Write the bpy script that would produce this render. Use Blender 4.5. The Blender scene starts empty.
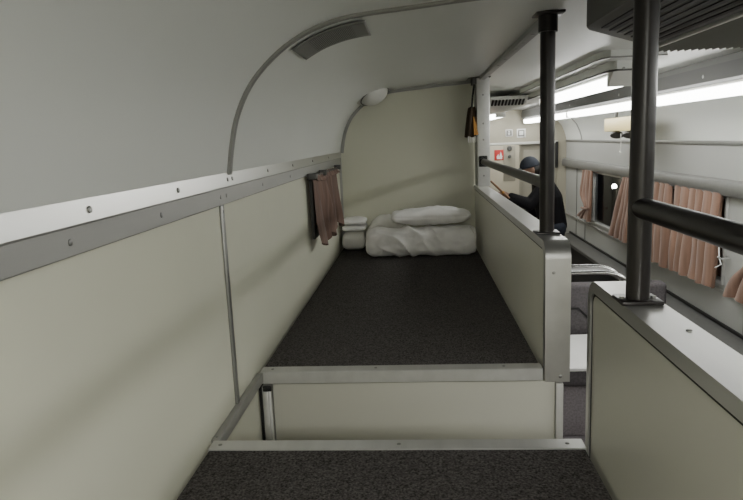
import bpy, bmesh, math, random
from mathutils import Vector, Matrix, noise
random.seed(7)
C = bpy.context.scene.collection
ZC = 1.75            # eye height above the aisle floor; heights below are written from the eye line

# ------------------------------------------------------------------ materials
def mat(name, col, rough=.5, metal=0., var=0., vscale=8., bump=0., bscale=200., spec=.5, stretch=None, coat=0., sheen=0.):
    m = bpy.data.materials.new(name); m.use_nodes = True
    nt = m.node_tree; b = nt.nodes['Principled BSDF']
    b.inputs['Base Color'].default_value = (*col, 1); b.inputs['Roughness'].default_value = rough
    b.inputs['Metallic'].default_value = metal; b.inputs['Specular IOR Level'].default_value = spec
    if coat: b.inputs['Coat Weight'].default_value = coat; b.inputs['Coat Roughness'].default_value = .15
    if sheen: b.inputs['Sheen Weight'].default_value = sheen
    tc = nt.nodes.new('ShaderNodeTexCoord'); mp = nt.nodes.new('ShaderNodeMapping')
    nt.links.new(tc.outputs['Object'], mp.inputs['Vector'])
    if stretch: mp.inputs['Scale'].default_value = stretch
    if var:
        n = nt.nodes.new('ShaderNodeTexNoise'); n.inputs['Scale'].default_value = vscale; n.inputs['Detail'].default_value = 5
        nt.links.new(mp.outputs[0], n.inputs['Vector'])
        r = nt.nodes.new('ShaderNodeMapRange')
        r.inputs['From Min'].default_value = .3; r.inputs['From Max'].default_value = .7
        r.inputs['To Min'].default_value = 1 - var; r.inputs['To Max'].default_value = 1 + var
        nt.links.new(n.outputs['Fac'], r.inputs['Value'])
        mx = nt.nodes.new('ShaderNodeVectorMath'); mx.operation = 'SCALE'; mx.inputs[0].default_value = col
        nt.links.new(r.outputs[0], mx.inputs['Scale']); nt.links.new(mx.outputs[0], b.inputs['Base Color'])
    if bump:
        n2 = nt.nodes.new('ShaderNodeTexNoise'); n2.inputs['Scale'].default_value = bscale; n2.inputs['Detail'].default_value = 3
        nt.links.new(mp.outputs[0], n2.inputs['Vector'])
        bp = nt.nodes.new('ShaderNodeBump'); bp.inputs['Strength'].default_value = bump; bp.inputs['Distance'].default_value = .01
        nt.links.new(n2.outputs['Fac'], bp.inputs['Height']); nt.links.new(bp.outputs[0], b.inputs['Normal'])
    return m
def emit(name, col, s):
    m = bpy.data.materials.new(name); m.use_nodes = True
    b = m.node_tree.nodes['Principled BSDF']; b.inputs['Base Color'].default_value = (.9, .9, .88, 1)
    b.inputs['Emission Color'].default_value = (*col, 1); b.inputs['Emission Strength'].default_value = s
    return m
M = dict(
    cream=mat('cream laminate', (.61, .61, .495), .34, var=.02, vscale=3, bump=.02, bscale=40),
    cream_lit=mat('cream laminate lit copy', (.80, .79, .70), .34, var=.02, vscale=3),  # cream lightened to make up for missing fill on the far partition
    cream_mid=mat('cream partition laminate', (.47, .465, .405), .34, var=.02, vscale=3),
    cream_wall=mat('cream wall laminate', (.68, .68, .56), .36, var=.02, vscale=3, bump=.02, bscale=40),
    cream_dull=mat('cream dull laminate', (.45, .44, .37), .42, var=.02, vscale=3),
    lining=mat('grey white lining', (.66, .675, .645), .36, var=.02, vscale=2.5),
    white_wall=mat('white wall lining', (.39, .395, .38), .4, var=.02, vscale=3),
    endwall=mat('end wall cream', (.40, .375, .30), .45, var=.03, vscale=3),
    enddoor=mat('end door cream', (.46, .42, .325), .4, var=.02, vscale=3),
    enddoor2=mat('end door grey cream', (.33, .31, .25), .4, var=.02, vscale=3),
    alu=mat('brushed aluminium', (.60, .60, .585), .42, .65, var=.06, vscale=30, stretch=(1, .08, 1), bump=.02, bscale=120),
    alu_edge=mat('aluminium edging', (.62, .62, .605), .34, .92, var=.05, vscale=25, stretch=(1, .1, 1)),
    seat_base=mat('purple grey seat cloth lightened', (.33, .30, .32), .9, var=.2, vscale=90, bump=.3, bscale=250, spec=.2),  # seat colour lifted to offset the shadow below the sheet
    alu_rail=mat('polished aluminium rail', (.56, .56, .545), .30, 1., var=.05, vscale=20, stretch=(1, .08, 1)),
    alu_dull=mat('dull aluminium', (.40, .40, .385), .5, .75, var=.05, vscale=25, stretch=(1, .1, 1)),
    alu_dark=mat('dark grey metal', (.10, .10, .095), .5, .3, var=.05, vscale=20),
    seam=mat('grey seam metal', (.26, .26, .25), .4, .6),
    chrome=mat('chrome', (.55, .55, .54), .2, 1.),
    steel=mat('screw steel', (.30, .30, .29), .35, .9),
    brown=mat('dark brown paint', (.013, .0105, .010), .30, 0, spec=.4),
    black=mat('black', (.006, .006, .006), .6),
    rubber=mat('black rubber', (.012, .012, .012), .7),
    carpet=mat('charcoal carpet', (.108, .100, .098), .95, var=.75, vscale=260, bump=1., bscale=300, spec=.1),
    floor=mat('purple grey floor carpet', (.19, .172, .185), .9, var=.25, vscale=120, bump=.4, bscale=200, spec=.2),
    seat=mat('purple grey seat fabric', (.125, .115, .122), .9, var=.2, vscale=90, bump=.3, bscale=250, spec=.2),
    linen=mat('white linen', (.90, .89, .87), .85, var=.04, vscale=12, bump=.12, bscale=60, spec=.2, sheen=.2),
    linen_dim=mat('off white linen', (.76, .75, .70), .85, var=.05, vscale=12, bump=.12, bscale=60, spec=.2),
    sheet=mat('bright white sheet', (.85, .85, .84), .8, var=.02, vscale=10),
    salmon=mat('salmon curtain', (.25, .148, .107), .85, var=.25, vscale=26, stretch=(1, 1, .06), bump=.1, bscale=150, spec=.2, sheen=.25),
    pink=mat('dusky curtain', (.165, .105, .083), .85, var=.45, vscale=45, stretch=(1, 1, .06), bump=.1, bscale=150, spec=.2, sheen=.2),  # vertical streaks in the colour stand in for shading between pleats
    brown_cloth=mat('dark brown cloth', (.045, .028, .014), .85, var=.3, vscale=30, stretch=(1, 1, .2)),
    gold=mat('amber cloth', (.36, .17, .03), .8, var=.2, vscale=40),
    acgrey=mat('dark grey plastic', (.085, .085, .08), .5, var=.04, vscale=10),
    acgrille=mat('grey ribbed plastic', (.27, .27, .26), .5),
    vent_frame=mat('vent grey', (.19, .19, .18), .5, .2),
    cove=mat('dark cove paint', (.05, .05, .047), .5),
    valance=mat('grey pelmet metal', (.24, .24, .23), .42, .5, var=.05, vscale=20),
    plastic=mat('white plastic', (.62, .62, .58), .4),
    beige=mat('cream plastic box', (.66, .55, .27), .45),
    red=mat('red sign', (.55, .035, .03), .45),
    whitep=mat('white print', (.8, .8, .78), .5),
    greyp=mat('grey print', (.22, .22, .21), .5),
    skin=mat('skin', (.22, .125, .085), .55, var=.05, vscale=20),
    jacket=mat('black jacket', (.008, .008, .010), .8, bump=.2, bscale=60, spec=.2),
    jeans=mat('dark blue jeans', (.018, .024, .038), .85, var=.2, vscale=60),
    cap=mat('navy grey cap', (.030, .036, .052), .8, var=.1, vscale=60),
    hair=mat('black hair', (.008, .007, .006), .5),
    wood=mat('brown wood', (.20, .10, .045), .5, var=.2, vscale=20, stretch=(8, 8, 1)),
    eye=mat('eye white', (.7, .7, .68), .3), iris=mat('dark iris', (.01, .008, .006), .3), lip=mat('lips', (.28, .11, .09), .5),
    diff=emit('fluorescent diffuser', (1, 1, .96), 3.7),
    night=mat('night ground', (.015, .015, .016), .9),
)
# perforated plate
def perforated():
    m = mat('perforated grey metal', (.17, .17, .16), .5, .4); nt = m.node_tree; b = nt.nodes['Principled BSDF']
    tc = nt.nodes.new('ShaderNodeTexCoord'); v = nt.nodes.new('ShaderNodeTexVoronoi'); v.inputs['Scale'].default_value = 1; v.voronoi_dimensions = '2D'; v.inputs['Randomness'].default_value = 0
    mp = nt.nodes.new('ShaderNodeMapping'); mp.inputs['Scale'].default_value = (26, 26, 1); nt.links.new(tc.outputs['UV'], mp.inputs['Vector']); nt.links.new(mp.outputs[0], v.inputs['Vector'])
    r = nt.nodes.new('ShaderNodeValToRGB'); r.color_ramp.elements[0].position = .33; r.color_ramp.elements[0].color = (.012, .012, .012, 1)
    r.color_ramp.elements[1].position = .42; r.color_ramp.elements[1].color = (.27, .27, .26, 1)
    nt.links.new(v.outputs['Distance'], r.inputs['Fac']); nt.links.new(r.outputs[0], b.inputs['Base Color'])
    return m
M['perf'] = perforated()
def glass():
    m = bpy.data.materials.new('window glass'); m.use_nodes = True; nt = m.node_tree; nt.nodes.clear()
    o = nt.nodes.new('ShaderNodeOutputMaterial'); mx = nt.nodes.new('ShaderNodeMixShader'); f = nt.nodes.new('ShaderNodeFresnel'); f.inputs['IOR'].default_value = 1.5
    t = nt.nodes.new('ShaderNodeBsdfTransparent'); t.inputs['Color'].default_value = (.75, .78, .78, 1)
    g = nt.nodes.new('ShaderNodeBsdfGlossy'); g.inputs['Roughness'].default_value = .03
    nt.links.new(f.outputs[0], mx.inputs[0]); nt.links.new(t.outputs[0], mx.inputs[1]); nt.links.new(g.outputs[0], mx.inputs[2]); nt.links.new(mx.outputs[0], o.inputs['Surface'])
    return m
M['glass'] = glass()

# ------------------------------------------------------------------ mesh builder
class MB:
    def __init__(s): s.bm = bmesh.new()
    def box(s, x0, x1, y0, y1, z0, z1, bev=0., seg=2):
        b = bmesh.new()
        bmesh.ops.create_cube(b, size=1)
        for v in b.verts: v.co = Vector(((x0+x1)/2+v.co.x*(x1-x0), (y0+y1)/2+v.co.y*(y1-y0), (z0+z1)/2+v.co.z*(z1-z0)))
        if bev: bmesh.ops.bevel(b, geom=b.edges[:], offset=bev, segments=seg, profile=.5, affect='EDGES')
        s.merge(b); return s
    def merge(s, b, mx=None):
        if mx is not None: bmesh.ops.transform(b, matrix=mx, verts=b.verts)
        mp = {v: s.bm.verts.new(v.co) for v in b.verts}
        for f in b.faces:
            try: s.bm.faces.new([mp[v] for v in f.verts])
            except ValueError: pass
        b.free(); return s
    def tube(s, pts, r, seg=14, caps=True):
        pts = [Vector(p) for p in pts]; n = len(pts); rs = r if isinstance(r, (list, tuple)) else [r]*n
        rings = []; up = None
        for i, p in enumerate(pts):
            d = (pts[min(i+1, n-1)] - pts[max(i-1, 0)]).normalized()
            if up is None: up = d.orthogonal().normalized()
            up = (up - d*up.dot(d)).normalized(); w = d.cross(up)
            rings.append([s.bm.verts.new(p + (up*math.cos(2*math.pi*k/seg) + w*math.sin(2*math.pi*k/seg))*rs[i]) for k in range(seg)])
        for a, b in zip(rings, rings[1:]):
            for k in range(seg): s.bm.faces.new((a[k], a[(k+1) % seg], b[(k+1) % seg], b[k]))
        if caps: s.bm.faces.new(rings[0][::-1]); s.bm.faces.new(rings[-1])
        return s
    def prism(s, poly, axis, a, b, bev=0.):
        # poly: 2D points in the plane of the two other axes (in axis order), extruded from a to b
        def P(u, v, w): return Vector((w, u, v)) if axis == 'x' else Vector((u, w, v)) if axis == 'y' else Vector((u, v, w))
        bm = bmesh.new()
        lo = [bm.verts.new(P(u, v, a)) for u, v in poly]; hi = [bm.verts.new(P(u, v, b)) for u, v in poly]; n = len(poly)
        for i in range(n): bm.faces.new((lo[i], lo[(i+1) % n], hi[(i+1) % n], hi[i]))
        bm.faces.new(lo[::-1]); bm.faces.new(hi)
        if bev: bmesh.ops.bevel(bm, geom=bm.edges[:], offset=bev, segments=2, profile=.5, affect='EDGES')
        s.merge(bm); return s
    def strip(s, line, width_vec, thick_vec):
        # ribbon of rectangular section along a polyline
        w = Vector(width_vec); rings = []
        for i, p in enumerate(line):
            p = Vector(p); t = Vector(thick_vec[i]) if isinstance(thick_vec, list) else Vector(thick_vec)
            rings.append([s.bm.verts.new(p+q) for q in (w*-.5, w*.5, w*.5+t, w*-.5+t)])
        for a, b in zip(rings, rings[1:]):
            for k in range(4): s.bm.faces.new((a[k], a[(k+1) % 4], b[(k+1) % 4], b[k]))
        s.bm.faces.new(rings[0][::-1]); s.bm.faces.new(rings[-1]); return s
    def grid(s, f, nu, nv, closeu=False):
        g = [[s.bm.verts.new(f(i/nu, j/nv)) for i in range(nu + (0 if closeu else 1))] for j in range(nv+1)]
        m = len(g[0])
        for j in range(nv):
            for i in range(nu): s.bm.faces.new((g[j][i], g[j][(i+1) % m], g[j+1][(i+1) % m], g[j+1][i]))
        return s
    def ball(s, c, r, seg=16, mx=None):
        b = bmesh.new(); bmesh.ops.create_uvsphere(b, u_segments=seg, v_segments=max(6, seg//2), radius=1)
        r = r if isinstance(r, (list, tuple)) else (r, r, r)
        T = Matrix.Translation(Vector(c)) @ (mx or Matrix()) @ Matrix.Diagonal((*r, 1))
        return s.merge(b, T)
    def build(s, name, m, parent=None, smooth=True, mods=None, origin=None):
        bmesh.ops.recalc_face_normals(s.bm, faces=s.bm.faces[:])
        me = bpy.data.meshes.new(name)
        vs = [v.co.copy() for v in s.bm.verts]
        if parent is not None:
            base = Vector(parent['_w'])
        elif origin is not None: base = Vector(origin)
        else:
            base = Vector(((min(v.x for v in vs)+max(v.x for v in vs))/2, (min(v.y for v in vs)+max(v.y for v in vs))/2, min(v.z for v in vs)))
        # every part shares its thing's frame so the coordinates below stay plain car coordinates
        for v in s.bm.verts: v.co = v.co - base
        s.bm.to_mesh(me); s.bm.free()
        if smooth:
            for p in me.polygons: p.use_smooth = True
            me.set_sharp_from_angle(angle=math.radians(38))
        o = bpy.data.objects.new(name, me); C.objects.link(o)
        if m is not None: me.materials.append(M[m] if isinstance(m, str) else m)
        if parent is not None: o.parent = parent; o['_w'] = tuple(base)
        else: o.location = base + Vector((0, 0, ZC)); o['_w'] = tuple(base)
        return o
def tag(o, label, cat, group=None, kind=None):
    o['label'] = label; o['category'] = cat
    if group: o['group'] = group
    if kind: o['kind'] = kind
    return o
def thing(name, loc, label, cat, group=None):
    o = bpy.data.objects.new(name, None); C.objects.link(o); o.location = Vector(loc) + Vector((0, 0, ZC)); o['_w'] = tuple(loc)
    o.empty_display_size = .05
    return tag(o, label, cat, group)
def struct(o, label, cat): o['kind'] = 'structure'; o['label'] = label; o['category'] = cat; return o
def screws(pts, normal, parent, r=.0045):
    n = Vector(normal).normalized()
    for p in pts:
        p = Vector(p); MB().tube([p - n*.003, p + n*.0008, p + n*.0016], [r, r, r*.7], 10).build('screw', 'steel', parent)

# ------------------------------------------------------------------ the car shell
Y0, YB, YE = -1.5, 3.40, 7.85       # behind the camera, berth bulkhead, car end
XL, XR = -.42, 1.80
LK = [(-.416, -.10), (-.410, -.06), (-.401, -.005), (-.386, .055), (-.360, .110), (-.328, .152), (-.283, .192), (-.240, .219), (-.199, .237), (-.148, .251), (-.09, .2585), (.0, .2655), (.10, .274), (.20, .280), (.295, .286), (.36, .292), (.5, .298)]
def smooth_line(K, n=3):
    P = []
    for i in range(1, len(K)-2):
        a, b, c, d = (Vector(k) for k in K[i-1:i+3])
        for j in range(n):
            t = j/n; P.append(tuple(.5*((2*b) + (c-a)*t + (2*a-5*b+4*c-d)*t*t + (3*b-a-3*c+d)*t**3)))
    return P + [K[-2]]
LC = smooth_line(LK)
def lc_z(x):
    for (a, b), (c, d) in zip(LC, LC[1:]):
        if a <= x <= c: return b + (d-b)*(x-a)/(c-a)
    return LC[-1][1]
RC = [(.60, .300), (1.02, .300), (1.25, .288), (1.42, .262), (1.53, .232), (1.62, .194), (1.69, .145), (1.74, .085), (1.775, .01), (1.793, -.05), (1.80, -.10)]
prof = LC + RC
outer = [(x, z + .03) for x, z in prof]; 
outer = [(-.46, -.06), (-.45, .04), (-.40, .13), (-.30, .22), (-.15, .29), (.1, .32), (.36, .335)] + [(.9, .34), (1.3, .33), (1.55, .28), (1.70, .20), (1.80, .08), (1.84, -.10)]
struct(MB().prism(prof + outer[::-1], 'y', Y0, YE).build('ceiling', 'lining'), 'curved grey white ceiling lining of the carriage', 'ceiling')
struct(MB().box(-.5, 1.9, Y0, YE, -1.80, -1.75).build('floor', 'floor'), 'purple grey carpeted aisle floor', 'floor')
def wall_x(x0, x1, z0, z1, holes):
    mb = MB(); ys = Y0
    for (a, b, c, d) in sorted(holes):
        mb.box(x0, x1, ys, a, z0, z1); mb.box(x0, x1, a, b, z0, c); mb.box(x0, x1, a, b, d, z1); ys = b
    mb.box(x0, x1, ys, YE, z0, z1); return mb
WS = (2.42, 3.12, -.375, -.130)
struct(wall_x(-.46, XL, -1.75, -.06, [WS]).build('wall_left', 'cream_wall', smooth=False), 'cream laminate side wall beside the berths', 'wall')
WA = (5.12, 6.62, -.935, -.40); WB = (3.785, 4.90, -.935, -.40)
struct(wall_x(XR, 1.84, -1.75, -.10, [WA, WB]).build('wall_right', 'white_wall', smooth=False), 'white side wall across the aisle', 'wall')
struct(MB().box(-.46, 1.84, Y0-.04, Y0, -1.75, .34).build('wall_near', 'cream_dull'), 'cream wall behind the viewpoint', 'wall')
# end wall with the recessed passage
mb = MB(); mb.box(-.46, 1.25, YE, YE+.04, -1.75, .36); mb.box(1.25, 1.70, YE, YE+.04, -.10, .36); mb.box(1.70, 1.84, YE, YE+.04, -1.75, .36)
struct(mb.build('wall_far', 'endwall', smooth=False), 'cream end wall of the carriage', 'wall')
struct(MB().box(.84, 1.70, YE-.012, YE-.001, -.125, -.095, .004).build('trim_15', 'plastic'), 'pale lintel strip above the end doors', 'trim')
d = struct(MB().box(.60, 1.232, YE-.022, YE-.001, -1.745, -.13, .004).build('door_1', 'enddoor'), 'cream door leaf with a red sign at the carriage end', 'door')
MB().box(1.045, 1.19, YE-.028, YE-.021, -.56, -.135, .003).build('lock_plate', 'enddoor2', d)
for z, r in ((-.165, .030), (-.262, .020)):
    MB().tube([(1.117, YE-.03, z), (1.117, YE-.055, z), (1.117, YE-.062, z)], [r, r, r*.7], 16).build('knob', 'acgrey', d)
MB().box(1.07, 1.165, YE-.055, YE-.027, -.475, -.445, .008).build('latch_handle', 'steel', d)
d2 = struct(MB().box(1.22, 1.72, YE+.05, YE+.08, -1.745, -.08).build('door_2', 'enddoor2'), 'grey cream passage door set back in the end wall', 'door')
MB().box(1.668, 1.700, YE-.03, YE+.01, -.42, -.105, .006).build('door_stop', 'rubber', d2)
MB().box(1.30, 1.60, YE+.046, YE+.051, -1.60, -.20, .002).build('door_panel', 'enddoor2', d2)
# berth bulkhead
bp = [(-.42, -1.75)] + [(x, z) for x, z in LC] + [(.366, .29), (.366, -1.75)]
struct(MB().prism(bp, 'y', YB, YB+.03).build('wall_back', 'cream', smooth=False), 'cream bulkhead at the head end of the berth', 'wall')
ctr = Vector((.0, YB, -.1))
pts = [(x, YB-.006, z) for x, z in LC]
th = []
for i in range(len(LC)):
    a, b = LC[max(0, i-1)], LC[min(len(LC)-1, i+1)]; t = Vector((b[0]-a[0], 0, b[1]-a[1])).normalized(); th.append(Vector((t.z, 0, -t.x))*.016)
struct(MB().strip(pts, (0, .012, 0), [tuple(t) for t in th]).build('trim_1', 'seam'), 'grey edging where the bulkhead meets the curved ceiling', 'trim')
struct(MB().box(-.42, -.408, YB-.012, YB-.001, -.567, -.06).build('trim_2', 'alu_dull'), 'thin corner strip between side wall and bulkhead', 'trim')
# ribs on the ceiling and side wall
def rib(pr, y, w, name, label, m='seam', t=.006):
    th = []
    for i in range(len(pr)):
        a, b = pr[max(0, i-1)], pr[min(len(pr)-1, i+1)]; d_ = Vector((b[0]-a[0], 0, b[1]-a[1])).normalized(); th.append(tuple(Vector((d_.z, 0, -d_.x))*t))
    return struct(MB().strip([(x, y, z) for x, z in pr], (0, w, 0), th).build(name, m), label, 'trim')
r_ = rib(LC[:-1], 1.347, .020, 'trim_3', 'grey metal rib arching over the ceiling')
screws([(-.4085, 1.347, -.052)], (1, 0, .25), r_, .003)
t = struct(MB().box(-.4205, -.414, 1.296, 1.314, -.575, -.12, .002).build('trim_4', 'seam'), 'narrow vertical seam strip on the cream side wall', 'trim')
screws([(-.414, 1.305, -.136)], (1, 0, 0), t, .003)
rib(RC[3:], 7.12, .03, 'trim_5', 'grey rib curving down the far right wall', 'alu_dull', .006)
# long two-faced rail on the left wall
up = struct(MB().prism([(-.424, -.084), (-.4055, -.084), (-.4092, -.056), (-.4125, -.053), (-.424, -.052)], 'y', Y0, YB-.012).build('trim_6', 'alu_rail', smooth=False), 'bright upper face of the long aluminium wall rail', 'trim')
lo = struct(MB().prism([(-.424, -.122), (-.413, -.122), (-.411, -.120), (-.411, -.088), (-.413, -.0845), (-.424, -.0845)], 'y', Y0, YB-.012).build('trim_7', 'alu_dull', smooth=False), 'dull lower face of the long aluminium wall rail', 'trim')
screws([(-.4065, y, -.070) for y in (.45, .750, 1.045, 1.330, 1.364, 1.70, 2.05, 2.45, 2.9)], (1, 0, .17), up)
screws([(-.411, y, -.104) for y in (.40, .705, .975, 1.285, 1.325, 1.65, 2.02)], (1, 0, 0), lo)
t = struct(MB().box(-.420, -.404, 1.126, 1.487, -.592, -.567, .002).build('trim_8', 'alu_dull'), 'aluminium strip along the wall bridging the gap between berths', 'trim')
screws([(-.412, 1.14, -.567)], (0, 0, 1), t, .003)
# ceiling angle with bolts between berth and aisle
t = struct(MB().box(.318, .346, 1.70, 3.36, .272, .289, .002).build('trim_9', 'alu_dull'), 'bolted metal angle along the ceiling edge of the berth', 'trim')
screws([(.332, y, .272) for y in (1.86, 2.02, 2.15, 2.42, 2.62, 2.95, 3.2)], (0, 0, -1), t, .007)
# right wall trims
struct(MB().box(1.786, 1.803, Y0, YE-.01, -.113, -.087, .004).build('trim_10', 'valance'), 'slim horizontal moulding high on the right wall', 'trim')
vp = [(1.802, -.315), (1.775, -.305), (1.752, -.318), (1.742, -.345), (1.746, -.385), (1.756, -.40), (1.802, -.40)]
struct(MB().prism(vp, 'y', Y0, YE-.01).build('trim_11', 'valance'), 'rounded metal pelmet rail above the right windows', 'trim')
struct(MB().box(1.794, 1.802, 6.92, 6.94, -1.17, -.93).box(1.794, 1.802, 5.0, 5.02, -1.17, -.41).box(1.794, 1.802, 3.52, 3.54, -1.17, -.41).box(1.794, 1.802, 7.30, 7.32, -1.17, -.41).build('trim_12', 'seam'), 'narrow vertical seam strips on the right wall', 'trim')
struct(MB().box(1.785, 1.802, Y0, YE-.01, -.985, -.965, .003).build('trim_13', 'alu_dull'), 'thin sill moulding under the right windows', 'trim')

# windows
def window(name, x0, x1, W, label, fm='alu', out=1, fw=.022, x_in=None):
    a, b, c, d_ = W; mb = MB()
    mb.box(x0, x1, a, a+fw, c, d_, .003); mb.box(x0, x1, b-fw, b, c, d_, .003); mb.box(x0, x1, a+fw, b-fw, c, c+fw, .003); mb.box(x0, x1, a+fw, b-fw, d_-fw, d_, .003)
    w = struct(mb.build(name, fm), label, 'window')
    xm = (x0+x1)/2
    MB().grid(lambda u_, v_: Vector((xm, a+fw-.004+(b-a-2*fw+.008)*u_, c+fw-.004+(d_-c-2*fw+.008)*v_)), 1, 1).build('pane', 'glass', w)
    return w
window('window_1', -.455, -.408, WS, 'small berth window with dark frame behind its curtain', 'acgrey', fw=.016)
window('window_2', 1.785, 1.835, WA, 'far right window, black night behind the parted curtains')
window('window_3', 1.785, 1.835, WB, 'near right window behind closed curtains')

# ------------------------------------------------------------------ berths
def berth(y0, y1, label, edge_y, front):
    t = thing('berth', ((-.06), (y0+y1)/2, -.64), label, 'berth')
    MB().box(-.414, .2915, y0+.03 if front < 0 else y0+.004, y1-.004 if front < 0 else y1-.03, -.60, -.578).build('deck', 'cream_dull', t)
    if front < 0: a, b = y0, y0+.036
    else: a, b = y1-.036, y1
    cy0, cy1 = (b, y1-.003) if front < 0 else (y0+.003, a)
    mb = MB(); nx, ny = 30, 60
    mb.box(-.412, .2905, cy0, cy1, -.578, -.569, .003)
    mb.build('carpet', 'carpet', t)
    yo, yi, sg = (a-.002, b, 1) if front < 0 else (b+.002, a, -1)
    e = MB().prism([(yo, -.598), (yo, -.5695), (yo+sg*.002, -.5675), (yi, -.5675), (yi, -.577), (yo+sg*.004, -.577), (yo+sg*.004, -.598)], 'x', -.4135, .292).build('edge_trim', 'alu', t, smooth=False)
    screws([(x, (a+b)/2, -.5675) for x in ((-.395, -.05, .262) if front > 0 else (-.385, -.12, .2))], (0, 0, 1), e, .004)
    return t
berth(1.494, 3.388, 'far upper berth with charcoal carpet top, bedding at its head', 1.5, -1)
nb = berth(-1.25, 1.125, 'near upper berth with charcoal carpet top in the foreground', 1.125, 1)
MB().box(-.40, .29, 1.06, 1.085, -1.75, -.60).build('end_panel', 'cream', nb)
t = thing('berth_end_panel', (-.05, 1.52, -1.75), 'pale panel below the far berth, seen down the gap between berths', 'panel')
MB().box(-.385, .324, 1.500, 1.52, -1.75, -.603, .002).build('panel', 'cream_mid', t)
p = MB().box(-.412, -.388, 1.492, 1.5195, -1.75, -.606, .003).box(-.406, -.394, 1.486, 1.4925, -1.75, -.618, .002).build('corner_post', 'alu', t)
MB().box(-.4185, -.412, 1.49, 1.52, -1.75, -.604).build('gap_seal', 'black', t)
MB().box(-.408, -.386, 1.487, 1.492, -.618, -.604, .002).build('post_cap', 'black', t)
MB().box(.325, .343, 1.494, 1.53, -1.75, -.608, .002).build('end_post', 'alu', t)

# partitions with aluminium edging and rounded corner
def partition(yc, ye, s, label, r, zb):
    # s=+1: runs from the rounded end yc toward +y; s=-1: toward -y
    top = -.256
    def outline(ins, rr):
        o = [(ye, zb), (ye, top-ins)]
        cy, cz = yc + s*(ins+rr), top-ins-rr
        for k in range(9):
            a = math.pi/2*k/8; o.append((cy - s*rr*math.sin(a), cz + rr*math.cos(a)))
        o.append((yc+s*ins, zb)); return o
    t = thing('berth_partition', (.328, (yc+ye)/2, zb), label, 'partition')
    MB().prism(outline(.012, r-.01), 'x', .302, .354).build('panel', 'cream_lit' if s > 0 else 'cream_mid', t)  # same laminate: lit copy far, darker copy near, brightness put into the colour
    O = outline(0, r)[1:]; I = outline(.020, max(.012, r-.02))[1:]
    mb = MB(); O2 = outline(0, r)[1:]; I2 = outline(.008, r-.008)[1:]
    b = mb.bm
    xs = [(.2935, O), (.3625, O)]
    def ring(x, pl): return [b.verts.new((x, y, z)) for y, z in pl]
    oi, oo, ii, io = ring(.2985, O), ring(.359, O), ring(.2975, I), ring(.360, I)
    for A, B in ((oi, oo), (oo, io), (ii, oi)):
        for k in range(len(A)-1): b.faces.new((A[k], A[k+1], B[k+1], B[k]))
    im, om = ring(.303, I), ring(.353, I)
    for A, B in ((ii, im), (io, om)):
        for k in range(len(A)-1): b.faces.new((A[k], A[k+1], B[k+1], B[k]))
    bmesh.ops.remove_doubles(b, verts=b.verts[:], dist=.00005)
    e = mb.build('edging', 'alu_edge', t)
    # thin dark joint between edging and panel
    I3 = outline(.020, max(.012, r-.02))[1:]; J = outline(.026, max(.010, r-.026))[1:]
    mb = MB(); b = mb.bm; a1 = ring_ = [b.verts.new((.3012, y, z)) for y, z in I3]; a2 = [b.verts.new((.3012, y, z)) for y, z in J]
    for k in range(len(a1)-1): b.faces.new((a1[k], a1[k+1], a2[k+1], a2[k]))
    mb.build('joint', 'black', t)
    return t, e
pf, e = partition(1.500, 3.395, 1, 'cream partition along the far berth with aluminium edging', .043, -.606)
screws([(.318, 1.500, -.330), (.336, 1.500, -.592)], (0, -1, 0), e, .0042)
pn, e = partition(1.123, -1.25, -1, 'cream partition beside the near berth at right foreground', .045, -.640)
screws([(.340, .93, -.256), (.340, .80, -.256), (.340, .60, -.256)], (0, 0, 1), e, .004)

# aluminium post by the bulkhead
t = thing('partition_post', (.334, 3.25, -.256), 'flat aluminium post rising from the partition by the bulkhead', 'post')
MB().box(.303, .366, 3.235, 3.262, -.254, .282, .003).build('post', 'alu', t)
MB().box(.303, .3095, 3.262, 3.392, -.254, .282, .002).build('return_flange', 'alu_dull', t)
screws([(.334, 3.235, z) for z in (.20, .06, -.02, -.20)], (0, -1, 0), t, .005)
MB().box(.262, .372, 3.225, 3.38, .2825, .2885).box(.285, .303, 3.24, 3.36, .255, .285).build('top_bracket', 'alu_dark', t)

# dark brown guard rails
def guard(x, y, label, ztop, rail_to, zr, rr, pr):
    t = thing('guard_rail', (x, y, -.256), label, 'rail')
    MB().tube([(x, y, -.254), (x, y, ztop)], pr, 28).build('pole', 'brown', t)
    MB().box(x-.030, x+.030, y-.026, y+.026, -.256, -.250, .0015).build('base_flange', 'brown', t)
    f = MB().tube([(x, y, ztop-.045), (x, y, ztop-.004)], .0235, 24).box(x-.034, x+.034, y-.04, y+.03, ztop-.006, ztop, .0015).build('top_flange', 'brown', t)
    a, b = (y+.010, rail_to) if rail_to > y else (rail_to, y-.010)
    MB().tube([(x, a, zr), (x, b, zr)], rr, 24).build('rail', 'brown', t)
    return t
g = guard(.3285, 1.640, 'slim dark brown pole and rail guarding the far berth', .2885, 3.215, -.128, .0155, .0185)
MB().tube([(.3285, 3.180, -.128), (.3285, 3.226, -.128)], .020, 20).box(.310, .352, 3.224, 3.235, -.155, -.100, .003).build('end_socket', 'rubber', g)
g = guard(.325, .947, 'thicker dark brown pole and rail nearest the camera', .2885, -1.20, -.1135, .0155, .0170)
for s in (-1, 1):
    MB().tube([(.325+s*.023, .947, -.2505), (.325+s*.023, .947, -.2475)], .004, 10).build('bolt', 'steel', g)

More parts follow.
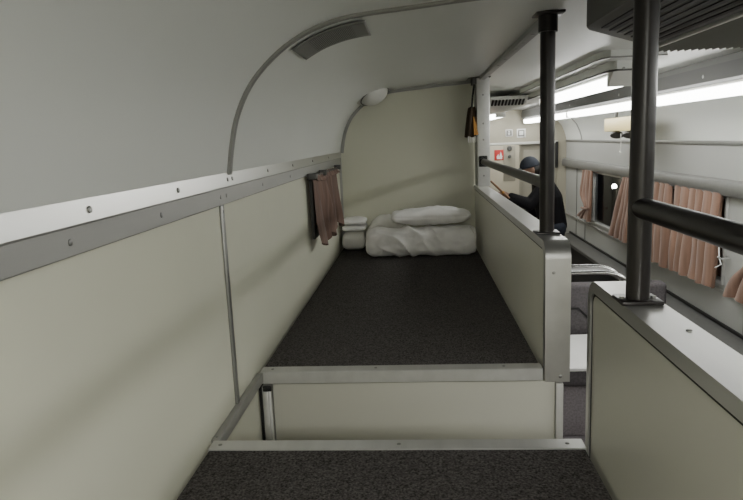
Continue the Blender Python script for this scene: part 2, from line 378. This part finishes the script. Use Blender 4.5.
# chrome grab handle on the aisle side of the far partition
t = thing('grab_handle', (.36, 1.86, -.42), 'curved chrome grab handle beyond the gap between partitions', 'handle')
def hpath(y): return [(.353, y, -.402), (.50, y, -.402), (.535, y, -.403), (.562, y, -.409), (.585, y, -.422), (.602, y, -.443), (.612, y, -.475), (.614, y-.01, -.52), (.612, y-.05, -.56), (.606, y-.14, -.585), (.595, y-.50, -.60), (.575, y-.80, -.605), (.52, y-.90, -.605), (.353, y-.92, -.605)]
for y in (1.905, 1.815): MB().tube(hpath(y), .0060, 14).build('tube', 'chrome', t)
MB().strip([(x, 1.86, z-.003) for x, _, z in hpath(0)[:6]], (0, .078, 0), (0, 0, .003)).build('plate', 'alu_dark', t)

# ------------------------------------------------------------------ ceiling fittings
# perforated vent following the ceiling curve above the berth
t = thing('ceiling_vent', (-.18, 1.49, .22), 'curved perforated grey vent plate on the ceiling over the berth', 'vent')
def vent_grid(mb, a0, a1, b0, b1, lift):
    # a runs along the curve from its low end, b across it; both 0..1
    def f(u, v):
        a_ = a0 + (a1-a0)*u; b_ = b0 + (b1-b0)*v
        x = -.266 + .162*a_; y = 1.402 + .006*a_ + (.172 + .014*a_)*b_
        n_ = Vector((lc_z(x+.01)-lc_z(x-.01), 0, -.02)).normalized(); return Vector((x, y, lc_z(x))) + n_*lift
    return mb.grid(f, 24, 8)
mb = MB(); vent_grid(mb, 0, 1, 0, 1, .0045)
v_ = mb.build('frame', 'vent_frame', t); s_ = v_.modifiers.new('thickness', 'SOLIDIFY'); s_.thickness = .003; s_.offset = 0
mb = MB(); vent_grid(mb, .20, .80, .10, .90, .0068); pp = mb.build('perforated_plate', 'perf', t)
uv = pp.data.uv_layers.new(name='UVMap'); nu, nv = 24, 8
for lp in pp.data.loops:
    j, i = divmod(lp.vertex_index, nu+1); uv.data[lp.index].uv = (i/nu*1.0, j/nv*1.0)
# oval lamp in the ceiling corner
ax = -.212; nrm = Vector((.50, -.25, -.80)).normalized(); c0 = Vector((ax, 3.225, lc_z(ax))) + nrm*.004
rot = nrm.to_track_quat('Z', 'Y').to_matrix().to_4x4()
t = thing('corner_lamp', c0, 'unlit oval white lamp in the ceiling corner by the bulkhead', 'lamp')
rx = Matrix.Rotation(math.atan2(1, 1)*0, 4, 'Z')
def oval(a, b, h, z0=0):
    def f(u, v):
        th_ = 2*math.pi*u; k = math.cos(v*math.pi/2); p = rot @ Vector((a*k*math.cos(th_), b*k*math.sin(th_), z0 + h*math.sin(v*math.pi/2))); return c0 + p
    return MB().grid(f, 28, 8, True)
oval(.118, .09, .016).build('bezel', 'plastic', t); oval(.092, .070, .044, .004).build('lens', 'plastic', t)
MB().tube([c0 + rot @ Vector((.094*math.cos(k*math.pi/16), .072*math.sin(k*math.pi/16), .0145)) for k in range(33)], .003, 6).build('gasket', 'acgrey', t)
for k in (-1, 1):
    p = c0 + rot @ Vector((.055*k, .0, .030)); MB().ball(p, (.012, .008, .006), 10).build('clip', 'acgrey', t)
# big dark air conditioning grille at top right
t = thing('air_conditioner', (.69, 1.4, .30), 'dark grey ceiling air conditioner grille with rounded corner at top right', 'air conditioner')
poly = [(.374, .55), (.374, 1.43), (.378, 1.475), (.392, 1.51), (.640, 1.845), (.655, 1.858), (.675, 1.862), (.985, 1.872), (.985, .55)]
MB().prism(poly, 'z', .222, .297, .006).build('housing', 'acgrey', t)
mb = MB()
for i in range(8):
    x = .408 + i*.029; ymax = 1.43 + (x-.374)*1.40 - .01
    mb.box(x, x+.013, .62, ymax, .2195, .2225)
mb.build('louver', 'black', t)
MB().box(.650, .660, .58, 1.852, .2135, .223, .001).build('strip', 'alu', t)
mb = MB()
MB().box(.664, .982, .58, 1.85, .2185, .2225).build('grille_backing', 'black', t)
mb = MB()
for i in range(17):
    x = .668 + i*.0186; mb.prism([(x, .2225), (x+.0035, .207), (x+.0070, .2225)], 'y', .6, 1.868)
mb.build('ribbed_grille', 'acgrille', t)
# stepped ceiling duct with bevelled near end
t = thing('ceiling_duct', (.9, 5, .3), 'stepped white ceiling duct with rounded near corner above the aisle', 'duct')
MB().prism([(.716, 7.84), (.716, 2.66), (.723, 2.565), (.742, 2.533), (.95, 2.533), (.975, 2.59), (.975, 7.84)], 'z', .272, .3005).build('upper_step', 'lining', t)
MB().prism([(.782, 7.83), (.782, 2.78), (.788, 2.69), (.806, 2.66), (.915, 2.66), (.940, 2.72), (.940, 7.83)], 'z', .235, .272).build('lower_step', 'lining', t)
MB().tube([(.780, 7.8, .2355), (.780, 2.78, .2355), (.786, 2.69, .2355), (.805, 2.658, .2355), (.915, 2.658, .2355)], .004, 8).build('lower_beading', 'acgrey', t)
MB().tube([(.714, 7.8, .2725), (.714, 2.66, .2725), (.721, 2.565, .2725), (.741, 2.531, .2725), (.95, 2.531, .2725)], .003, 8).build('upper_beading', 'seam', t)
screws([(.83, 2.656, .241)], (0, -1, 0), t, .006)
# far vent unit hanging over the aisle
t = thing('ceiling_vent', (.64, 5.2, .25), 'far ceiling vent unit with dark slots, beyond the slim pole', 'vent')
MB().prism([(4.50, .261), (4.52, .245), (4.62, .205), (6.3, .200), (6.5, .261)], 'x', .515, .775).build('housing', 'lining', t)
mb = MB()
for i in range(10): mb.prism([(4.535, .242), (4.610, .2105), (4.605, .203), (4.53, .2345)], 'x', .53+i*.0235, .543+i*.0235)
mb.build('slots', 'black', t)
# fluorescent strips
def lamp(x0, x1, y0, y1, zt, zb, label, group, end=True):
    t = thing('fluorescent_lamp', ((x0+x1)/2, (y0+y1)/2, zb), label, 'lamp', group)
    MB().prism([(x0, zt), (x0+.004, zb+.012), (x0+.016, zb), (x1-.016, zb), (x1-.004, zb+.012), (x1, zt)], 'y', y0+.012, y1-.012).build('diffuser', 'diff', t)
    for a, b in ((y0, y0+.012), (y1-.012, y1)): MB().box(x0-.002, x1+.002, a, b, zb-.002, zt, .002).build('end_cap', 'plastic', t)
    MB().box(x0+.005, x1-.005, y0+.004, y1-.004, zt, zt+.012).build('mounting_plate', 'plastic', t)
    return t
gA = 'fluorescent strips under the ceiling duct'; gB = 'fluorescent strips along the right ceiling edge'
l = lamp(.80, .90, 2.76, 4.25, .219, .182, 'bright fluorescent strip under the duct, ending beside the dark pole', gA)
MB().prism([(2.68, .2345), (2.76, .2345), (2.76, .178), (2.75, .178)], 'x', .798, .932).build('end_housing', 'plastic', l)
lamp(.82, .92, 6.7, 7.80, .223, .180, 'small far fluorescent strip next to the aluminium post', gA)
for a, b, lb in ((-1.3, 1.35, 'fluorescent strip along the right ceiling edge, behind the viewpoint'), (1.36, 3.70, 'nearest visible long fluorescent strip, at right frame edge'), (3.71, 5.58, 'middle long fluorescent strip, seen between the two poles'), (5.59, 7.80, 'farthest long fluorescent strip, running behind the slim pole')):
    lamp(1.28, 1.37, a, b, .166, .122, lb, gB)
t = struct(MB().prism([(1.262, .255), (1.262, .190), (1.285, .1785), (1.40, .1785), (1.44, .20), (1.44, .255)], 'y', Y0+.02, YE-.02).build('trim_14', 'cove'), 'dark grey cove above the right fluorescent strips', 'trim')
MB().box(1.27, 1.43, Y0+.02, YE-.02, .2545, .282).build('packing', 'alu_dark', t)
screws([(1.262, y, .215) for y in (2.95, 4.12, 5.4)], (-1, 0, 0), t, .009)
# emergency lamp box on its bracket
t = thing('emergency_lamp', (1.55, 4.9, .0), 'cream box hanging near the right wall with dark lamps beneath', 'lamp')
MB().box(1.49, 1.58, 4.55, 5.22, -.010, .092, .008).build('case', 'beige', t)
for y in (4.72, 5.02): MB().tube([(1.53, y, -.009), (1.53, y, -.022), (1.525, y-.01, -.044)], [.012, .04, .048], 14).build('lamp_head', 'acgrey', t)
MB().tube([(1.535, 5.06, .074), (1.535, 5.06, .18), (1.535, 5.06, .226)], .010, 8).build('bracket', 'alu_dark', t)
MB().tube([(1.535, 4.66, .074), (1.535, 4.66, .226)], .010, 8).build('bracket', 'alu_dark', t)
MB().tube([(1.51, 4.86, -.025), (1.512, 4.86, -.08), (1.508, 4.86, -.16)], .003, 6).ball((1.508, 4.86, -.165), .009, 8).build('pull_cord', 'plastic', t)

# ------------------------------------------------------------------ signs on the end wall
def sign(name, x, z, w, h, base, label, y=YE-.001, cat='sign'):
    t = thing(name, (x, y, z-h/2), label, cat)
    MB().box(x-w/2, x+w/2, y-.005, y, z-h/2, z+h/2, .0012).build('plate', base, t)
    return t
t = sign('safety_sign', .995, -.241, .115, .125, 'red', 'red square sign with white emblem on the cream end door', YE-.0225)
y = YE-.0285
MB().box(.965, 1.03, y, y+.0012, -.290, -.262).prism([(.962, -.262), (.985, -.228), (.992, -.262)], 'y', y, y+.0012).prism([(.995, -.262), (1.012, -.200), (1.034, -.262)], 'y', y, y+.0012).build('emblem', 'whitep', t)
t = sign('notice_sign', 1.117, .018, .085, .085, 'whitep', 'small white figure sign on the end wall, left of the square one')
y = YE-.0072
MB().box(1.085, 1.149, y, y+.0012, -.014, .050, .0004).build('border', 'greyp', t)
MB().ball((1.117, y, .034), (.010, .0012, .010), 12).prism([(1.106, -.006), (1.103, .022), (1.131, .022), (1.128, -.006)], 'y', y-.001, y+.0006).build('figure', 'whitep', t)
t = sign('notice_sign', 1.262, .010, .105, .105, 'whitep', 'white framed square sign on the end wall, right one')
MB().box(1.224, 1.300, y, y+.0012, -.028, .048, .0004).build('border', 'greyp', t)
MB().box(1.238, 1.286, y-.0008, y+.0008, -.014, .034, .0004).build('symbol', 'whitep', t)

# ------------------------------------------------------------------ ledge and seat on the other side of the aisle
t = thing('wall_ledge', (1.72, 5.2, -1.75), 'long dark grey ledge running below the right windows', 'ledge')
MB().prism([(1.80, -1.185), (1.668, -1.205), (1.655, -1.215), (1.655, -1.245), (1.80, -1.245)], 'y', 1.0, 7.6).build('top', 'alu_dark', t)
MB().box(1.68, 1.80, 1.0, 7.6, -1.75, -1.246).build('dark_void', 'black', t)  # black sheet painted in for the shaded void under the ledge
MB().box(1.786, 1.802, 1.0, 7.6, -1.184, -1.166, .003).build('back_gap', 'black', t)
t = thing('train_seat', (1.15, 3.9, -1.75), 'purple grey seat across the aisle, glimpsed between the partitions', 'seat')
MB().box(.73, 1.60, 3.50, 4.05, -1.75, -1.44, .01).build('base', 'seat_base', t)
MB().box(.72, 1.60, 3.46, 4.10, -1.435, -1.318, .03, 4).build('cushion', 'seat', t)
b = MB().box(.74, 1.60, 4.105, 4.22, -1.43, -.99, .03, 4).build('backrest', 'seat', t)
MB().tube([(.76, 4.098, -1.33), (.76, 4.098, -1.20), (.80, 4.098, -1.148), (1.03, 4.098, -1.146), (1.12, 4.098, -1.24), (1.12, 4.098, -1.30)], .007, 8).build('piping', 'black', b)
mb = MB()
def sh(u, v):
    x = .715 + .89*u; k = v*1.16
    if k < 1: y, z = 4.06 - k*.605, -1.312
    else: y, z = 3.452, -1.312 - (k-1)*.13
    return Vector((x, y, z + .003*noise.noise(Vector((x*9, y*9, 1)))))
sh_o = tag(mb.grid(sh, 20, 20).build('bed_sheet', 'sheet'), 'bright white sheet spread over the purple grey seat', 'sheet')

# ------------------------------------------------------------------ curtains
def pleat(parent_mat, name, x, top, bot, zt, zb, n, amp, label=None, group=None, tie=None, parent=None, side=-1, hem=.012, seed=0, cat='curtain'):
    def f(u, v):
        a = top[0] + (top[1]-top[0])*u; b = bot[0] + (bot[1]-bot[0])*u
        k = v; y = a + (b-a)*k
        if tie:
            tz, ty0, ty1 = tie; tv = (zt - tz)/(zt-zb); w = math.exp(-((v-tv)/.17)**2); y = y*(1-w) + (ty0+(ty1-ty0)*u)*w
        ph = 2*math.pi*n*u + 1.3*noise.noise(Vector((u*4, seed, v*.8)))*2
        A = amp*(.55 + .6*v) * (1 + .5*noise.noise(Vector((u*5+seed, v*1.5, 3))))
        xx = x + side*(A*(.5+.5*math.sin(ph))**.7 + .010*v)
        z = zt + (zb-zt)*v + hem*math.sin(ph*.5+seed)*max(0, v-.8)*3 + .006*noise.noise(Vector((u*7, seed, v*3)))*v
        return Vector((xx, y + .42*amp*math.cos(ph*1.0), z))
    o = MB().grid(f, max(60, int(n*14)), 26).build(name, parent_mat, parent)
    if parent is None: tag(o, label, cat, group)
    return o
def curtain_thing(label, group, loc, m, **k):
    t = thing('window_curtain', loc, label, 'curtain', group)
    pleat(m, 'fabric', parent=t, **k); return t
gR = 'salmon curtains on the right windows'
c = curtain_thing('thin bunched salmon curtain tied back left of the far window', gR, (1.76, 6.7, -.94), 'salmon', x=1.768, top=(6.90, 6.50), bot=(7.06, 6.50), zt=-.395, zb=-.915, n=4, amp=.03, tie=(-.78, 6.74, 6.52), seed=1)
MB().tube([(1.715, 6.52, -.78), (1.70, 6.63, -.785), (1.715, 6.76, -.79)], .012, 8).build('tieback', 'salmon', c)
c = curtain_thing('flared salmon curtain right of the far window, beside the thick pole', gR, (1.76, 5.4, -.94), 'salmon', x=1.768, top=(5.54, 5.08), bot=(5.80, 5.02), zt=-.395, zb=-.935, n=6, amp=.045, seed=2)
c = curtain_thing('left of the closed salmon curtains right of the thick pole', gR, (1.76, 4.7, -.96), 'salmon', x=1.768, top=(5.02, 4.49), bot=(5.02, 4.47), zt=-.385, zb=-.972, n=5, amp=.045, seed=3)
c = curtain_thing('right of the closed salmon curtains, gathered along its hem', gR, (1.76, 4.1, -.96), 'salmon', x=1.768, top=(4.43, 3.755), bot=(4.42, 3.79), zt=-.385, zb=-.955, n=6, amp=.048, seed=4)
c = curtain_thing('salmon curtain cut off by the right frame edge', gR, (1.76, 3.4, -.96), 'salmon', x=1.768, top=(3.36, 2.95), bot=(3.63, 2.98), zt=-.385, zb=-.955, n=6, amp=.034, tie=(-.70, 3.42, 3.20), seed=5)
t = thing('curtain_hook', (1.75, 3.74, -.80), 'small white curtain tie hook beside the right window edge', 'hook')
MB().tube([(1.80, 3.735, -.76), (1.75, 3.735, -.765), (1.73, 3.735, -.75)], .006, 8).build('peg', 'alu', t)
MB().tube([(1.745, 3.76, -.70), (1.74, 3.74, -.76), (1.735, 3.70, -.79), (1.73, 3.76, -.82)], .004, 8).build('cord', 'linen', t)
# curtain on the little berth window
t = thing('window_curtain', (-.40, 2.85, -.40), 'dusky pink pleated curtain over the small berth window', 'curtain')
pleat('pink', 'fabric', x=-.402, top=(2.33, 3.02), bot=(2.33, 3.06), zt=-.135, zb=-.385, n=5, amp=.030, parent=t, side=1, hem=.03, seed=9)
MB().tube([(-.393, 2.36, -.126), (-.390, 3.10, -.126)], .005, 10).build('rod', 'alu_dark', t)
for y_, w_ in ((2.34, .06), (2.60, .02), (3.09, .02)): MB().box(-.407, -.376, y_-w_/2, y_+w_/2, -.134, -.112, .002).build('bracket', 'alu_dark', t)
pleat('pink', 'header', x=-.398, top=(2.36, 3.04), bot=(2.36, 3.04), zt=-.120, zb=-.146, n=9, amp=.016, parent=t, side=1, hem=.0, seed=12)

# bunched brown and amber curtain hanging by the post
t = thing('hanging_curtain', (.279, 3.27, -.03), 'bunched dark brown and amber cloth hanging beside the aluminium post', 'curtain')
def bun(u, v):
    th_ = 2*math.pi*u; w = .017 + .015*v**.7; r = w*(1 + .18*math.sin(th_*6+v*2)); return Vector((.280 - .003*v + r*.95*math.cos(th_), 3.268 + r*1.2*math.sin(th_), .142 - .145*v + .004*math.sin(th_*5)))
MB().grid(bun, 48, 14, True).build('cloth', 'brown_cloth', t)
def bun2(u, v):
    th_ = -.9 + 1.5*u - .6; w = (.020 + .016*v); return Vector((.283 + w*1.0*math.cos(th_), 3.268 + w*1.25*math.sin(th_)-.004, .095 - .09*v))
MB().grid(bun2, 14, 8).build('amber_fold', 'gold', t)
MB().tube([(.281, 3.268, .14), (.286, 3.27, .20), (.296, 3.275, .262)], .005, 8).build('strap', 'rubber', t)
for k in range(5):
    x = .262 + k*.0105; MB().tube([(x, 3.250, .004), (x-.001, 3.248, -.018), (x, 3.250, -.032)], [.003, .0035, .002], 6).build('tassel', 'linen', t)

# ------------------------------------------------------------------ bedding
def sq(x, e): return math.copysign(abs(x)**e, x)
def pillow(name, c, a, b, h, label, m, seed, shape, wr=.006, cat='pillow', group=None, extra=None, floor_z=None, cuts=34):
    bm = bmesh.new(); bmesh.ops.create_cube(bm, size=2); bmesh.ops.subdivide_edges(bm, edges=bm.edges[:], cuts=cuts, use_grid_fill=True)
    for v in bm.verts:
        q = v.co.copy()
        if shape == 'pillow':
            k = (abs(q.x)**4 + abs(q.y)**4); r_ = (k**.5 + abs(q.z)**2)**.5
            ears = 1 + .07*(abs(q.x*q.y))**2
        else:
            k = (abs(q.y)**2.6 + abs(q.z)**2.6); r_ = (k**(7/2.6) + abs(q.x)**7)**(1/7); ears = 1
        q = q/r_; p = Vector((q.x*a*ears, q.y*b*ears, q.z*h))
        n_ = Vector((q.x**3/a, q.y**3/b, q.z/h)).normalized()
        d_ = wr*(noise.noise(Vector((p.x*14+seed, p.y*14, p.z*14)))*.9 + noise.noise(Vector((p.x*34, p.y*34+seed, p.z*34)))*.4)
        if extra: d_ += extra(p)
        v.co = Vector(c) + p + n_*d_
        if floor_z is not None and v.co.z < floor_z: v.co.z = floor_z
    mb = MB(); mb.merge(bm)
    return tag(mb.build(name, m), label, cat, group)
def rollw(p):
    w = max(0, 1 - ((p.x+.06)/.17)**2); q = p.x*.8 + p.z*1.0 + .03*noise.noise(Vector((p.x*9, p.z*9, 2)))
    rdg = (1 - abs(math.sin(34*q + 2.2*noise.noise(Vector((p.x*5, p.y*5, p.z*6))))))**1.6
    return .014*w*(rdg - .4) + .007*noise.noise(Vector((p.x*13, p.y*13, p.z*16+4))) + .003*noise.noise(Vector((p.x*40, p.y*40, p.z*40)))
br = pillow('blanket_roll', (.006, 3.088, -.569+.069), .272, .096, .071, 'wrinkled white rolled blanket lying across the head of the berth', 'linen', 1, 'roll', .006, cat='blanket', extra=rollw, floor_z=-.5682, cuts=70)
def spiral(k): 
    a_ = k*.55; r_ = .072 - .0042*k; return (.2705 - .003*(k % 3), 3.088 + r_*math.cos(a_)*.95 - .004, -.503 + r_*math.sin(a_)*.8)
MB().tube([(.242, 3.0, -.425), (.262, 2.990, -.46), (.268, 2.993, -.52)], .002, 6).build('hem_seam', 'linen_dim', br)
def tuck(p): return -.006*math.exp(-(p.z/.010)**2)*(1 if abs(p.x) > .1 else .6)
pillow('pillow', (.060, 3.125, -.380), .200, .090, .043, 'plump white pillow lying on top of the rolled blanket', 'linen', 5, 'pillow', .009, group='pillows on the far berth', extra=tuck)
pillow('pillow', (-.172, 3.292, -.569+.086), .100, .074, .094, 'dull white pillow standing behind the roll against the bulkhead', 'linen_dim', 8, 'pillow', .009, group='pillows on the far berth', floor_z=-.5682)
# folded sheet in the corner
t = thing('folded_sheet', (-.343, 3.30, -.569), 'folded off white sheet in the corner left of the blanket roll', 'sheet')
for k, (z0, hh) in enumerate(((-.5675, .050), (-.4655, .016), (-.4325, .016))):
    bm = bmesh.new(); bmesh.ops.create_cube(bm, size=2); bmesh.ops.subdivide_edges(bm, edges=bm.edges[:], cuts=22, use_grid_fill=True)
    for v in bm.verts:
        q = v.co.copy(); kk = (abs(q.x)**8 + abs(q.y)**8); r_ = (kk**(3/8) + abs(q.z)**3)**(1/3); q = q/r_
        p = Vector((q.x*.062, q.y*.083, q.z*hh)); w_ = noise.noise(Vector((p.x*22+k, p.y*22, p.z*30)))
        v.co = Vector((-.3435 + .002*k, 3.300, max(-.5675, z0 + hh + p.z + .004*w_*(q.z > -.5)))) + Vector((p.x + .003*w_, p.y, 0))
    mb = MB(); mb.merge(bm); mb.build('fold', 'linen_dim' if k < 1 else 'linen', t)

# ------------------------------------------------------------------ person at the far end of the aisle
PY = 6.0
per = thing('person', (1.25, PY, -1.75), 'person in dark cap and black jacket leaning left, holding a stick in the aisle', 'person')
FZ = -1.75
hip = Vector((1.262, PY, -.86)); chest = Vector((1.205, PY, -.60)); neck = Vector((1.135, PY, -.425)); head = Vector((1.048, PY+.01, -.322))
def chain(mb, pts, rs, sub=6, seg=14):
    P = [Vector(p) for p in pts]
    for i in range(len(P)-1):
        for k in range(sub+1):
            t_ = k/sub; mb.ball(P[i].lerp(P[i+1], t_), rs[i]+(rs[i+1]-rs[i])*t_, seg)
def limb_arm(mb, sgn, grow=0., upto='hand'):
    if sgn < 0:   # the arm toward the camera, reaching left
        S, E_, W_ = Vector((1.140, PY-.155, -.505)), Vector((1.005, PY-.20, -.635)), Vector((.830, PY-.215, -.560))
    else:
        S, E_, W_ = Vector((1.165, PY+.15, -.515)), Vector((1.10, PY+.19, -.77)), Vector((.90, PY+.16, -.80))
    chain(mb, [S, E_], [.052+grow, .042+grow]); chain(mb, [E_, W_ if upto == 'hand' else E_.lerp(W_, .93)], [.042+grow, .029+grow])
    return S, E_, W_
def legs(mb, grow=0., full=True):
    for sgn, kx in ((-1, -.04), (1, .03)):
        h = hip + Vector((.0, sgn*.085, -.02)); k = Vector((1.235+kx, PY+sgn*.10, -1.27)); a = Vector((1.265+kx, PY+sgn*.10, -1.68))
        chain(mb, [h, k, a], [.088+grow, .060+grow*1.2, .042+grow*1.8 if full else .042])
def torso(mb, grow=0.):
    for t_ in [i/8 for i in range(9)]:
        c = hip.lerp(chest, t_); mb.ball(c, (.105+grow+.012*t_, .15+grow+.015*t_, .085+grow), 18)
    for t_ in [i/5 for i in range(6)]:
        c = chest.lerp(neck + Vector((.03, 0, -.05)), t_); mb.ball(c, (.117+grow-.035*t_, .165+grow-.035*t_, .085+grow-.02*t_), 18)
mb = MB(); torso(mb); legs(mb); _, _, W1 = limb_arm(mb, -1); _, _, W2 = limb_arm(mb, 1)
chain(mb, [neck + Vector((.03, 0, -.04)), head + Vector((.02, 0, -.04))], [.056, .050])
HM = Matrix.Rotation(math.radians(-14), 4, 'Y')
mb.ball(head, (.092, .073, .112), 20, HM); mb.ball(head + Vector((-.045, 0, -.062)), (.050, .052, .052), 16)
mb.ball(head + Vector((-.098, 0, -.030)), (.020, .013, .022), 10)
for sgn in (-1, 1): mb.ball(head + Vector((.012, sgn*.074, -.020)), (.020, .009, .032), 10)
def hand(mb, W_, d, palm_n, curl=1.):
    d = d.normalized(); n_ = palm_n.normalized(); s_ = d.cross(n_).normalized()
    for k in range(4): mb.ball(W_ + d*(.02+.018*k), (.030, .020, .030), 10)
    for i, L in enumerate((.072, .080, .074, .058)):
        p = W_ + d*.082 + s_*(.030-.020*i); pts = [p]; a = 0
        for j, f_ in enumerate((.45, .32, .25)):
            a += math.radians((42, 58, 45)[j])*curl; pts.append(pts[-1] + (d*math.cos(a)+n_*math.sin(a))*L*f_)
        chain(mb, pts, [.0095, .009, .0085, .0075], 4, 8)
    p = W_ + d*.03 + s_*.030; chain(mb, [p, p + d*.030 + s_*.022 + n_*.012, p + d*.050 + s_*.012 + n_*.032], [.011, .010, .008], 4, 8)
hand(mb, W1, Vector((-.85, -.05, .45)), Vector((-.35, 0, -.75)) + Vector((-.3, .2, 0)))
hand(mb, W2, Vector((-.9, -.1, .1)), Vector((0, -.2, -1)), .6)
o = mb.build('body', 'skin', per); rm = o.modifiers.new('remesh', 'REMESH'); rm.mode = 'VOXEL'; rm.voxel_size = .006; rm.use_smooth_shade = True
sm = o.modifiers.new('smooth', 'SMOOTH'); sm.iterations = 4; sm.factor = .4
def cloth(fill, name, m, vs=.009):
    mb = MB(); fill(mb); o = mb.build(name, m, per); r = o.modifiers.new('remesh', 'REMESH'); r.mode = 'VOXEL'; r.voxel_size = vs; r.use_smooth_shade = True
    s = o.modifiers.new('smooth', 'SMOOTH'); s.iterations = 5; s.factor = .5
def jk(mb): torso(mb, .022); limb_arm(mb, -1, .018, 'w'); limb_arm(mb, 1, .018, 'w'); chain(mb, [neck + Vector((.035, 0, -.06)), neck + Vector((.012, 0, -.005))], [.080, .066])
cloth(jk, 'jacket', 'jacket'); cloth(lambda mb: (legs(mb, .016), mb.ball(hip + Vector((0, 0, -.03)), (.120, .165, .09), 16)), 'trousers', 'jeans')
for sgn, kx in ((-1, -.04), (1, .03)):
    c = Vector((1.235+kx, PY+sgn*.10, FZ+.035)); mb = MB(); mb.ball(c + Vector((-.045, 0, 0)), (.135, .048, .034), 16).ball(c + Vector((.03, 0, .035)), (.052, .044, .045), 14)
    mb.build('shoe', 'rubber', per)
# cap, hair, face
CM = Matrix.Translation(head) @ HM
def capf(u, v):
    th_ = 2*math.pi*u; ph = math.pi/2*v; k = math.cos(ph); return CM @ Vector((.095*k*math.cos(th_)+.003, .079*k*math.sin(th_), .014 + .102*math.sin(ph)))
mb = MB().grid(capf, 32, 10, True)
mb.grid(lambda u, v: CM @ Vector((-.080 - .085*v*math.cos((u-.5)*2.2), .080*math.sin((u-.5)*2.6)*(1-.12*v), .024 - .016*v + .008*math.cos((u-.5)*3)*v)), 14, 6)
cp = mb.build('cap', 'cap', per); sd = cp.modifiers.new('thickness', 'SOLIDIFY'); sd.thickness = .005
mb = MB(); mb.ball(CM @ Vector((.034, 0, -.022)), (.074, .078, .074), 16); mb.build('hair', 'hair', per)
for sgn in (-1, 1):
    e_ = MB().ball(head + Vector((-.086, sgn*.030, -.002)), .011, 10).build('eye', 'eye', per)
    MB().ball(head + Vector((-.0955, sgn*.030, -.003)), .0045, 8).build('iris', 'iris', e_)
MB().ball(head + Vector((-.090, 0, -.072)), (.008, .022, .006), 10).build('mouth', 'lip', per)
# the stick in the hand
a = Vector((.655, PY-.250, -.405)); b = Vector((.815, PY-.285, -.565)); t = thing('wooden_stick', a, 'short brown wooden stick held up in the person\'s hand', 'stick')
MB().tube([a, a.lerp(b, .5), b], [.009, .011, .010], 10).build('shaft', 'wood', t)
MB().tube([a.lerp(b, .62), a.lerp(b, .70)], .0135, 10).build('collar', 'gold', t)

# ------------------------------------------------------------------ outside the windows
t = thing('street_lamp', (3.18, 10.5, -1.95), 'bright round lamp in the night outside the far right window', 'lamp')
MB().tube([(3.18, 10.5, -1.95), (3.18, 10.5, -.93)], .04, 10).build('pole', 'black', t)
MB().ball((3.18, 10.5, -.90), .04, 16).build('globe', emit('lamp globe', (1, .97, .9), 12), t)
struct(MB().box(1.95, 30, -12, 40, -2.05, -1.95).build('ground', 'night'), 'dark night ground outside the windows', 'ground')

# ------------------------------------------------------------------ light, world, camera
def area(name, loc, rot, sx, sy, e, col=(1, .99, .93)):
    l = bpy.data.lights.new(name, 'AREA'); l.shape = 'RECTANGLE'; l.size = sx; l.size_y = sy; l.energy = e; l.color = col
    o = bpy.data.objects.new(name, l); C.objects.link(o); o.location = Vector(loc) + Vector((0, 0, ZC)); o.rotation_euler = rot; return o
area('fill_light', (.10, -.75, .24), (0, 0, 0), .35, .5, 10.0)  # added fill lamp over the near berth, not a carriage fitting
w = bpy.data.worlds.new('night'); bpy.context.scene.world = w; w.use_nodes = True
w.node_tree.nodes['Background'].inputs['Color'].default_value = (.010, .011, .013, 1); w.node_tree.nodes['Background'].inputs['Strength'].default_value = 1
yaw, pitch, roll, F = .0779, .1726, -.0418, 628.78
f = Vector((-math.sin(yaw)*math.cos(pitch), math.cos(yaw)*math.cos(pitch), -math.sin(pitch))); r = Vector((math.cos(yaw), math.sin(yaw), 0)); u = r.cross(f)
r2 = r*math.cos(roll) + u*math.sin(roll); u2 = -r*math.sin(roll) + u*math.cos(roll)
cam = bpy.data.cameras.new('camera'); co = bpy.data.objects.new('camera', cam); C.objects.link(co)
mx = Matrix((r2, u2, -f)).transposed().to_4x4(); mx.translation = Vector((0, 0, ZC)); co.matrix_world = mx
cam.sensor_fit = 'HORIZONTAL'; cam.sensor_width = 36; cam.lens = F*36/743; cam.clip_start = .02
bpy.context.scene.camera = co
vs = bpy.context.scene.view_settings; vs.view_transform = 'AgX'; vs.look = 'None'; vs.exposure = 1.95
for o in bpy.data.objects:
    if '_w' in o: del o['_w']
